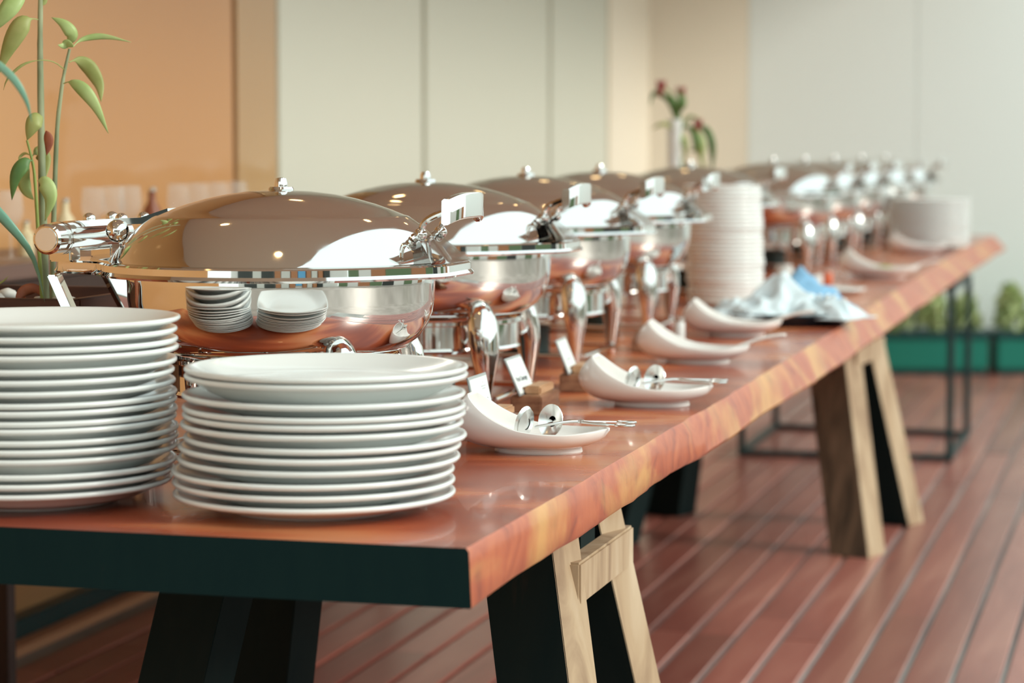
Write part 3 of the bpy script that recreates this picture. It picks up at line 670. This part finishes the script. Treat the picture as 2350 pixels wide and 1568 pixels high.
# ------------------------------------------------------------------ card holders
def card_holder(px, D, rz, tilt, line, label, sc_=1.0, card=True):
    t = empty('card_holder', on_table(px, D), RZ + R(rz), label, 'card holder', 'wooden menu card holders')
    bm = bmesh.new(); box(bm, 0.024, 0.055, 0.0145, 0.048, 0.11, 0.029, bev=0.002); finish('base_block', bm, M['block_wood'], t, False)
    bm = bmesh.new(); box(bm, 0.0095, 0.055, 0.0355, 0.012, 0.082, 0.013, bev=0.0025); finish('clamp_block', bm, M['block_wood'], t, False)
    bm = bmesh.new(); box(bm, 0.0305, 0.055, 0.0355, 0.025, 0.082, 0.013, bev=0.0025); finish('clamp_block', bm, M['block_top'], t, False)
    if not card: return t
    mt = Matrix.Translation((0.0168, 0.036, 0.0285)) @ Matrix.Rotation(R(-tilt), 4, 'Y')
    bm = bmesh.new(); box(bm, 0, 0, 0.030, 0.0022, 0.090, 0.060, bev=0.0005); bm.transform(mt); sl = finish('card_sleeve', bm, M['acrylic'], t, False)
    bm = bmesh.new(); box(bm, 0.0015, 0, 0.0295, 0.0008, 0.083, 0.053); bm.transform(mt); finish('menu_card', bm, M['card'], sl, False)
    mf = mt @ Matrix(((0, 0, 1, 0.0021), (1, 0, 0, 0), (0, 1, 0, 0), (0, 0, 0, 1)))
    def words(s, size, y, z, m):
        cu = bpy.data.curves.new('lettering', 'FONT'); cu.body = s; cu.size = size; cu.align_x = 'CENTER'; cu.extrude = 0.0001
        tmp = bpy.data.objects.new('tmp', cu); C.objects.link(tmp)
        dg = bpy.context.evaluated_depsgraph_get(); me = bpy.data.meshes.new_from_object(tmp.evaluated_get(dg)); bpy.data.objects.remove(tmp)
        me.transform(mf @ Matrix.Translation((y, z, 0))); me.materials.append(m)
        oo = bpy.data.objects.new('lettering', me); C.objects.link(oo); oo.parent = sl
    if line: words(line, 0.0115, -0.002, 0.021, M['ink'])
    else:                                  # too blurred to read in the photograph: a printed line only
        bm = bmesh.new(); box(bm, 0.0021, -0.002, 0.024, 0.0002, 0.030, 0.003); bm.transform(mt); finish('printed_line', bm, M['ink_pale'], sl, False)
    bm = bmesh.new()
    for dy, dz, wd in ((0.018, 0.048, 0.003), (0.018, 0.043, 0.022), (0.018, 0.0395, 0.016)): box(bm, 0.0021, dy, dz, 0.0002, wd, 0.0012)
    bm.transform(mt); finish('printed_crest', bm, M['ink_pale'], sl, False)
    return t
card_holder(1068, 3.245, 0, 12, 'Crispy Bacon', 'wooden card holder with a card reading Crispy Bacon, behind the tongs')
card_holder(1171, 3.57, 0, 24, 'Pork Sausage', 'wooden card holder with a tilted card, at the second dish\'s leg')
card_holder(1284, 3.90, 4, 22, '', 'wooden card holder with a narrow-looking card, behind the second curled bowl')
card_holder(1450, 4.66, 0, 20, '', 'small wooden block holder without a card, behind the third curled bowl', card=False)

# ------------------------------------------------------------------ napkin basket
c = on_table(1815, 5.42)
tr = empty('black_tray', c, 0, 'round black tray under the blue napkins', 'tray')
bm = bmesh.new(); lathe(bm, [(0, 0.004), (0.10, 0.0), (0.115, 0.0), (0.14, 0.022), (0.143, 0.024), (0.139, 0.027), (0.112, 0.007), (0, 0.007)], 48); finish('dish', bm, M['black'], tr)
bm = bmesh.new(); lathe(bm, [(0.139, 0.0255), (0.144, 0.0275), (0.144, 0.0235), (0.139, 0.0225)], 48); finish('rim', bm, M['black'], tr)
def cloth(pos, rx, ry, peak, seed, m, label, rz=0.0, px=0.0, drop=0.02):
    bm = bmesh.new(); N = 48; g = []
    for i in range(N+1):
        row = []
        for j in range(N+1):
            a, b_ = i/N*2-1, j/N*2-1
            rr_ = max(abs(a), abs(b_)); x = a*rx; y = b_*ry
            d = math.hypot(a-px, b_)
            h = peak*max(0, 1-d*0.95)**1.15
            fold = 0.5-abs(noise.noise(Vector((a*2.1+seed, b_*2.1, seed))))
            h += peak*0.55*fold*(1-rr_**3) + 0.02*noise.noise(Vector((a*4, b_*4+seed, 2)))
            h -= drop*max(0, rr_-0.7)/0.3
            row.append(bm.verts.new((x*(1+0.12*noise.noise(Vector((b_*2, seed, a)))), y*(1+0.12*noise.noise(Vector((a*2, b_, seed)))), max(h, -0.004)+0.014)))
        g.append(row)
    for a, b_ in zip(g, g[1:]):
        for k in range(N): bm.faces.new((a[k], a[k+1], b_[k+1], b_[k]))
    o = finish('napkin', bm, m, None, ang=180); o.location = pos; o.rotation_euler = (0, 0, rz)
    s = o.modifiers.new('thick', 'SOLIDIFY'); s.thickness = 0.0025
    tag(o, label, 'napkin', 'napkins in the black tray'); return o
cloth(c - V*0.055 + Vector((0, 0, 0.012)), 0.125, 0.115, 0.075, 3.3, M['cloth'], 'crumpled white-blue napkin heaped on the tray, the tallest one', R(25), 0.35)
cloth(c + V*0.050 + U*0.075 + Vector((0, 0, 0.010)), 0.10, 0.07, 0.085, 8.1, M['cloth_blue'], 'folded deeper blue napkin standing behind the white one', R(-12), -0.35)
cloth(c + V*0.068 - U*0.035 + Vector((0, 0, 0.010)), 0.105, 0.075, 0.034, 5.7, M['cloth'], 'pale blue napkin spilling over the tray\'s right side', R(-35), 0.2)
for k in range(4):
    o_ = empty('butter_knife', c + V*(0.050+0.017*k) - U*(0.015*(k % 2)) + Vector((0, 0, 0.062)), RZ+R(20*k), 'small steel knife tip up between the napkins, ' + ['leftmost of four', 'second from the left', 'third from the left', 'rightmost of four'][k], 'knife', 'knives between the napkins')
    bm = bmesh.new(); tube(bm, [(0, 0, 0), (0.006, 0.05, -0.02)], [0.0035, 0.0025], 8); ball(bm, (0, 0, 0), 0.0058, 12); finish('knife_handle', bm, M['bright'], o_)
    bm = bmesh.new(); tube(bm, [(0.006, 0.05, -0.02), (0.009, 0.075, -0.03)], [0.003, 0.001], 8); finish('knife_blade', bm, M['bright'], o_)

# small things between the napkins and the far end
o = finish('side_plate', plate_mesh(0.074, 0.016, 0.008, seg=48), M['porcelain'], None, ang=70); o.location = on_table(1925, 6.50); tag(o, 'small white plate alone beyond the napkins', 'plate')
def jar(px, D, r, h, m, label, lidm='bright', z=0.0):
    t = empty('condiment_jar', on_table(px, D)+Vector((0, 0, z)), 0, label, 'jar', 'small jars beyond the napkins')
    bm = bmesh.new(); lathe(bm, [(0, 0.0), (r*0.9, 0.0), (r, 0.004), (r, h*0.72), (r*0.85, h*0.8), (r*0.85, h*0.86), (0, h*0.86)], 24); finish('jar_body', bm, M[m], t)
    bm = bmesh.new(); lathe(bm, [(r*0.9, h*0.84), (r*0.92, h), (0, h+0.001)], 24); finish('jar_lid', bm, M[lidm], t)
jar(1872, 6.82, 0.022, 0.040, 'porcelain', 'white jar left of the red jar')
jar(1899, 6.94, 0.015, 0.042, 'orange', 'small jar of red jam', 'bright')
jar(1938, 6.86, 0.022, 0.036, 'glass', 'clear glass jar right of the red jar')
jar(1800, 7.05, 0.026, 0.050, 'porcelain', 'round white jar beside the tall stack of small plates', 'porcelain')
jar(1560, 4.88, 0.0115, 0.052, 'porcelain', 'white salt shaker with steel cap, by the fourth dish\'s leg')
jar(1835, 7.0, 0.018, 0.035, 'glass', 'low clear jar next to the round white jar')

# ------------------------------------------------------------------ plants on the left
def leaf(name, pts, wpx, Y, m, parent, bend=0.0, fold=0.25, tip=1.2, petiole=0.0, normal=None, base=None):
    """pts: sight-line points of the midrib, wpx: full width in pixels; built at depth Y with its own curl"""
    cen = spline([Vector((x, y, 0)) for x, y in pts], 16); bm = bmesh.new(); g = []
    n = len(cen)
    for i, p in enumerate(cen):
        f = i/(n-1); q = max(0.0, (f-petiole)/(1-petiole)) if petiole else f
        wd = wpx/2*math.sin(PI*min(1, max(0, q))**0.82)**1.15 if q > 0 else 1.2
        wd = max(wd, 1.3 if q <= 0.02 else 0.3)
        t = (cen[min(i+1, n-1)]-cen[max(i-1, 0)]).normalized(); nn = Vector((-t.y, t.x, 0))
        depth = Y + bend*math.sin(f*PI) + bend*0.6*f
        row = []
        for s in (-1, -0.5, 0, 0.5, 1):
            pp = p + nn*wd*s
            row.append(bm.verts.new(A(pp.x, pp.y, depth + abs(s)*fold*wd/F*Y*(1 if s > 0 else 0.5) - (0.0))))
        g.append(row)
    for a, b_ in zip(g, g[1:]):
        for k in range(4): bm.faces.new((a[k], a[k+1], b_[k+1], b_[k]))
    inv = parent.location
    bm.transform(Matrix.Translation(-inv))
    o = finish(name, bm, m, parent, ang=180)
    s = o.modifiers.new('thick', 'SOLIDIFY'); s.thickness = 0.0006
    return o
pc = on_table(60, 3.36)
pl = empty('planter', pc, RZ, 'dark wooden planter box with pebbles behind the left stack', 'planter')
bm = bmesh.new()
for dx, dy, sx, sy in ((0, -0.135, 0.34, 0.016), (0, 0.135, 0.34, 0.016), (-0.162, 0, 0.016, 0.254), (0.162, 0, 0.016, 0.254)): box(bm, dx-0.03, dy, 0.098, sx, sy, 0.196, bev=0.002)
finish('box', bm, M['planter_wood'], pl, False)
bm = bmesh.new(); box(bm, -0.03, 0, 0.15, 0.308, 0.254, 0.05); finish('soil', bm, M['soil'], pl, False)
PY = 3.27
sp_ = A(100, 700, PY); plant = empty('young_tree', sp_, 0, 'young leafy sapling with slim stems growing from the planter', 'plant')
def stem(pts, rads, m, name='stem', parent=None, Y=PY):
    parent = parent or plant
    cen = spline([A(x, y, Y+dz)-parent.location for x, y, dz in pts], 30)
    rr_ = [rads[0]+(rads[1]-rads[0])*i/30 + 0.0004*noise.noise(Vector((i*0.9, 0, 1))) for i in range(31)]
    bm = bmesh.new(); tube(bm, cen, rr_, 10); return finish(name, bm, m, parent, ang=60)
stem([(104, 715, 0), (100, 560, 0), (96, 380, 0), (93, 200, 0), (92, 80, 0), (94, -60, 0)], (0.0065, 0.0030), M['stem'])
stem([(122, 715, 0.02), (121, 600, 0.02), (125, 450, 0.02), (131, 300, 0.015), (140, 215, 0.01), (148, 165, 0.01), (160, 112, 0.01)], (0.0042, 0.0019), M['stem'])
stem([(98, 700, -0.02), (90, 580, -0.02), (82, 440, -0.02), (76, 380, -0.02), (62, 322, -0.02)], (0.0030, 0.0015), M['green_stem'])
LV = [  # pts, width px, depth, material, bend, petiole
 ([(88, 45), (70, 44), (48, 60), (20, 110), (-6, 175)], 46, 3.25, 'olive', -0.02, 0.22),
 ([(60, -30), (20, 20), (-25, 80)], 44, 3.20, 'leaf', -0.02, 0),
 ([(157, 101), (165, 80), (146, 55), (118, 40)], 30, 3.27, 'leaf', -0.01, 0),
 ([(168, 107), (155, 100), (145, 105), (133, 103)], 20, 3.24, 'leaf', 0.01, 0),
 ([(168, 107), (185, 92), (220, 84), (255, 86), (301, 97)], 15, 3.28, 'leaf', 0.01, 0.12),
 ([(148, 160), (125, 143), (95, 138), (60, 145), (35, 162), (15, 185), (8, 207)], 7, 3.25, 'olive', -0.02, 0.35),
 ([(158, 143), (178, 138), (205, 155), (228, 195), (232, 234)], 34, 3.30, 'olive', 0.015, 0.14),
 ([(145, 192), (162, 189), (190, 205), (220, 245), (249, 307)], 32, 3.27, 'leaf', -0.02, 0.18),
 ([(98, 268), (78, 282), (62, 322)], 40, 3.22, 'olive', -0.01, 0),
 ([(106, 300), (112, 325), (107, 357)], 22, 3.24, 'dry', 0.0, 0),
 ([(75, 368), (58, 374), (36, 405), (27, 460)], 34, 3.24, 'deep', -0.01, 0.10),
 ([(75, 360), (58, 352), (45, 362), (46, 374)], 7, 3.26, 'olive', 0.01, 0.1),
 ([(66, 382), (55, 410), (62, 440), (78, 459)], 30, 3.27, 'leaf', 0.01, 0),
 ([(74, 358), (88, 348), (104, 368), (105, 408)], 34, 3.27, 'olive', 0.01, 0.10),
 ([(86, 415), (102, 420), (116, 455), (103, 508)], 38, 3.20, 'leaf', -0.01, 0.05),
 ([(98, 12), (103, 2), (108, -12)], 12, 3.27, 'olive', 0, 0)]
for pts, wp, Y, m, bd, pe in LV: leaf('leaf', pts, wp, Y, M[m], plant, bd, 0.35, petiole=pe)
o = kids(plant)
for q_ in o:
    if q_.name.startswith('leaf') and q_.data.materials[0] == M['dry']: q_['label'] = 'dry rust-brown leaf'
sp2 = A(95, 700, 3.20); strap = empty('strap_leaf_plant', sp2, 0, 'grassy plant with long arching blue-green blades at the left edge', 'plant')
leaf('blade', [(-220, 520), (-120, 440), (-40, 460), (20, 515), (75, 590), (103, 694)], 26, 3.20, M['strap'], strap, -0.03, 0.3)
leaf('blade', [(-90, 80), (-20, 135), (30, 180), (60, 230), (73, 282)], 19, 2.55, M['strap'], strap, -0.02, 0.3)
leaf('blade', [(-140, 700), (-60, 672), (0, 650), (20, 633)], 7, 3.2, M['olive'], strap, 0, 0.3)
pb = [(-14, 690, 30), (18, 676, 22), (35, 696, 17), (2, 702, 20), (58, 700, 16), (86, 699, 15), (88, 688, 12), (128, 700, 16), (140, 690, 22), (158, 697, 22), (112, 702, 14), (172, 700, 14), (150, 704, 14), (72, 704, 12)]
PL = ['large white pebble cut by the left picture edge', 'large white pebble left of the big dead leaf', 'grey pebble at the dead leaf\'s left tip', 'low grey pebble at the left picture edge', 'pebble under the small pointed brown leaf', 'pebble at the foot of the sapling',
      'small pebble behind the sapling\'s foot', 'pebble in front of the second stem', 'large white pebble right of the stems', 'white pebble near the right end of the planter', 'small pebble in front between the stems', 'rightmost pebble in the planter', 'small pebble in front near the right end', 'small pebble in front below the dead leaf']
for i, (x, y, r) in enumerate(pb):
    Y = 3.30 + random.uniform(-0.04, 0.02) - (y-690)*0.003; p = A(x, y, Y); p.z = min(max(p.z, T+0.183), T+0.205)
    rr_ = r/F*Y
    bm = bmesh.new(); bmesh.ops.create_icosphere(bm, subdivisions=3, radius=1)
    for v in bm.verts:
        v.co *= 1+0.16*noise.noise(v.co*1.3+Vector((i*3.3, 0, 0))); v.co.x *= rr_; v.co.y *= rr_*0.9; v.co.z *= rr_*0.68
    o = finish('pebble', bm, M['pebble'], None, ang=180); o.location = p; o.rotation_euler = (random.uniform(-.3, .3), random.uniform(-.2, .2), random.uniform(0, 3))
    tag(o, PL[i], 'pebble', 'pebbles in the planter')
for i, (pts, wp) in enumerate([([(36, 690), (55, 668), (85, 664), (103, 688)], 26), ([(44, 700), (50, 680), (64, 698)], 12)]):
    q_ = empty('fallen_leaf', A(pts[0][0], pts[0][1], 3.24), 0, ['large curled rust-brown dead leaf lying among the pebbles', 'small pointed brown leaf in front of the pebbles'][i], 'leaf')
    leaf('blade', pts, wp, 3.24, M['dry'], q_, 0.02, 0.4)

# ------------------------------------------------------------------ vase with red flowers behind the fifth dish
VY = 7.2
vb_ = on_table(1546, VY)
vs = empty('vase', vb_, 0, 'tall slim vase holding red flowers, behind the fifth dish', 'vase')
bm = bmesh.new(); lathe(bm, [(0, 0), (0.03, 0), (0.026, 0.02), (0.020, 0.1), (0.018, 0.25), (0.021, 0.42), (0.024, 0.475), (0.021, 0.475), (0.016, 0.4), (0, 0.39)], 24); finish('vase_body', bm, M['porcelain'], vs)
bq = empty('flower_stems', A(1546, 300, VY), 0, 'spray of dark red flowers and long green leaves in the tall vase', 'flowers')
for pts, w_, m in [([(1546, 300), (1548, 250), (1540, 215), (1518, 196)], 0.006, 'green_stem'), ([(1548, 310), (1560, 260), (1558, 215)], 0.005, 'deep'), ([(1550, 320), (1575, 270), (1600, 272), (1605, 290)], 0.005, 'green_stem'), ([(1550, 370), (1565, 300), (1590, 268), (1618, 300), (1632, 360), (1636, 400)], 0.005, 'deep')]:
    bm = bmesh.new(); tube(bm, spline([A(x, y, VY)-bq.location for x, y in pts], 16), w_*0.6, 8); finish('stem', bm, M[m], bq)
for pts, wp, m in [([(1545, 260), (1530, 225), (1500, 215), (1492, 245)], 14, 'deep'), ([(1550, 270), (1545, 235), (1528, 218)], 22, 'deep'), ([(1548, 260), (1565, 235), (1556, 205)], 22, 'deep'), ([(1545, 300), (1530, 285), (1510, 288), (1495, 298)], 10, 'olive'),
                   ([(1552, 330), (1558, 290), (1552, 250)], 20, 'deep'), ([(1570, 290), (1590, 300), (1598, 340), (1582, 345)], 16, 'deep'), ([(1600, 290), (1622, 300), (1636, 340), (1634, 395)], 18, 'deep'), ([(1604, 300), (1612, 335), (1608, 375)], 16, 'leaf'),
                   ([(1556, 300), (1572, 330), (1570, 370)], 16, 'leaf'), ([(1590, 330), (1605, 350), (1618, 392)], 14, 'olive'), ([(1552, 340), (1560, 370), (1570, 400)], 14, 'deep')]:
    leaf('leaf', pts, wp, VY + random.uniform(-0.04, 0.04), M[m], bq, random.uniform(-0.05, 0.05), 0.4)
for x, y, s in [(1517, 197, 11), (1514, 212, 8), (1562, 212, 11), (1566, 226, 8), (1602, 285, 10), (1598, 298, 8)]:
    p = A(x, y, VY-0.01)-bq.location; r_ = s/F*VY
    bm = bmesh.new()
    for k in range(9):
        a_ = k*2.4; tube(bm, [p + Vector((0, 0, -r_)), p + Vector((r_*0.6*math.cos(a_), r_*0.6*math.sin(a_), 0)), p + Vector((r_*math.cos(a_), r_*math.sin(a_), r_*1.2))], [r_*0.3, r_*0.35, r_*0.05], 6)
    finish('bloom', bm, M['red'], bq)

# ------------------------------------------------------------------ sideboard with bottles against the tan wall
sc0 = V*(VWALL+0.20) + U*5.2
sb = empty('sideboard', (sc0.x, sc0.y, 0), RZ, 'dark sideboard against the tan wall, seen past the plant stems', 'sideboard')
bm = bmesh.new(); box(bm, 0, 0, 0.60, 0.30, 2.4, 0.44, bev=0.005); finish('cabinet_body', bm, M['sideboard'], sb, False)
bm = bmesh.new(); box(bm, 0, 0, 0.835, 0.33, 2.44, 0.03, bev=0.004); finish('top_board', bm, M['sideboard2'], sb, False)
for sx in (-1, 1):
    for sy in (-1, 1):
        bm = bmesh.new(); oriented_box(bm, (0.13*sx, 1.15*sy, 0), (0.13*sx, 1.15*sy, 0.39), (1, 0, 0), 0.035, 0.035, 0.002); finish('leg', bm, M['sideboard'], sb, False)
for i, (px, m, r, h, lb) in enumerate([(150, 'creambottle', 0.020, 0.11, 'cream bottle on the dark sideboard, right of the plant stems'), (60, 'creambottle', 0.016, 0.07, 'short cream bottle on the dark sideboard, behind the sapling'), (350, 'redbrown', 0.020, 0.125, 'red-brown bottle on the sideboard, seen above the first dish\'s hinge')]):
    a = (px-1175)/F; d = Vector((a, 1, 0)); t_ = (VWALL+0.22)/d.dot(V); p = d*t_
    t = empty('bottle', (p.x, p.y, 0.85), 0, lb, 'bottle', 'bottles on the sideboard')
    bm = bmesh.new(); lathe(bm, [(0, 0), (r, 0), (r, h*0.6), (r*0.45, h*0.75), (r*0.42, h*0.95), (0, h*0.95)], 20); finish('bottle_body', bm, M[m], t)
    bm = bmesh.new(); lathe(bm, [(r*0.5, h*0.93), (r*0.5, h), (0, h)], 20); finish('cap', bm, M['bright'], t)

wg = None
for i, px in enumerate((25, 215, 262, 300, 410, 455, 500, 545)):
    a = (px-1175)/F; d = Vector((a, 1, 0)); t_ = (VWALL+0.27)/d.dot(V); p = d*t_
    if wg is None:
        wg = empty('wine_glass', (0, 0, 0)); bm = bmesh.new()
        lathe(bm, [(0, 0.0), (0.034, 0.001), (0.034, 0.003), (0.006, 0.006), (0.004, 0.012)], 28); finish('glass_foot', bm, M['glass'], wg)
        bm = bmesh.new(); tube(bm, [(0, 0, 0.006), (0, 0, 0.075)], [0.0045, 0.004], 12); finish('glass_stem', bm, M['glass'], wg)
        bm = bmesh.new(); lathe(bm, [(0, 0.075), (0.018, 0.082), (0.032, 0.10), (0.036, 0.12), (0.033, 0.15), (0.030, 0.17), (0.0285, 0.17), (0.0315, 0.15), (0.0342, 0.12), (0.030, 0.102), (0.017, 0.0845), (0, 0.078)], 28); finish('glass_bowl', bm, M['glass'], wg)
        o = wg
    else: o = copy_tree(wg)
    o.location = (p.x, p.y, 0.85); o.scale = (0.72, 0.72, 0.78)
    tag(o, 'blurred clear wine glass on the sideboard, ' + ['left of the sapling', 'first right of the cream bottle', 'second right of the cream bottle', 'third right of the cream bottle', 'first right of the red-brown bottle', 'second right of the red-brown bottle', 'last but one before the ochre panel', 'last one, at the brown wall seam'][i], 'glass', 'wine glasses on the sideboard')

# ------------------------------------------------------------------ green planters with bushes along the back wall
def bush_planter(x0, x1, label, i):
    Y = 11.35; xc = (x0+x1)/2; wd = x1-x0-0.03
    t = empty('trough_planter', (xc, Y, 0), 0, label, 'planter', 'green troughs along the back wall')
    bm = bmesh.new(); box(bm, 0, 0, 0.100, wd, 0.30, 0.15, bev=0.01); finish('trough', bm, M['greenbox'], t, False)
    bm = bmesh.new(); box(bm, 0, 0, 0.185, wd+0.02, 0.32, 0.025, bev=0.006); finish('trough_rim', bm, M['greendark'], t, False)
    bm = bmesh.new(); box(bm, 0, 0, 0.0135, wd-0.02, 0.27, 0.027, bev=0.003); finish('base', bm, M['greendark'], t, False)
    for k in range(4):
        q_ = empty('leafy_bush', (xc + wd*(k-1.5)*0.245, Y, 0.19), 0, 'low yellow-green bush, %s in the %s' % (['leftmost one', 'second from the left', 'third from the left', 'rightmost one'][k], ['trough left of the stand\'s leg', 'trough right of the stand\'s leg', 'trough at the right picture edge'][i]), 'bush', 'bushes in the green troughs')
        bm = bmesh.new(); rnd = random.Random(k*7+i)
        for _ in range(420):
            a_, b_, r_ = rnd.uniform(0, 2*PI), rnd.uniform(0, PI/2), rnd.uniform(0.3, 1)**0.5
            p = Vector((wd*0.118*math.cos(a_)*math.cos(b_)*r_, 0.13*math.sin(a_)*math.cos(b_)*r_, 0.02+(0.16+0.05*((k*2+i) % 3))*math.sin(b_)*r_))
            n1 = Vector((rnd.uniform(-1, 1), rnd.uniform(-1, 1), rnd.uniform(-0.4, 1))).normalized(); t1 = n1.orthogonal(); t2 = n1.cross(t1); L = 0.022
            vs_ = [bm.verts.new(p + t1*L), bm.verts.new(p + t2*L*0.4), bm.verts.new(p - t1*L), bm.verts.new(p - t2*L*0.4)]
            bm.faces.new(vs_)
        fo = finish('foliage', bm, M['bush'], q_, False); fo['kind'] = 'stuff'
        bm = bmesh.new(); tube(bm, [(0, 0, -0.02), (0.01, 0, 0.05), (0, 0.01, 0.1)], [0.006, 0.005, 0.003], 6); finish('stem', bm, M['stem'], q_)
X = lambda px: A(px, 800, 11.35).x
bush_planter(X(1925), X(2262), 'green trough planter at the back wall, behind the steel stand', 0)
bush_planter(X(2266), X(2620), 'green trough planter at the back wall, at the right picture edge', 1)
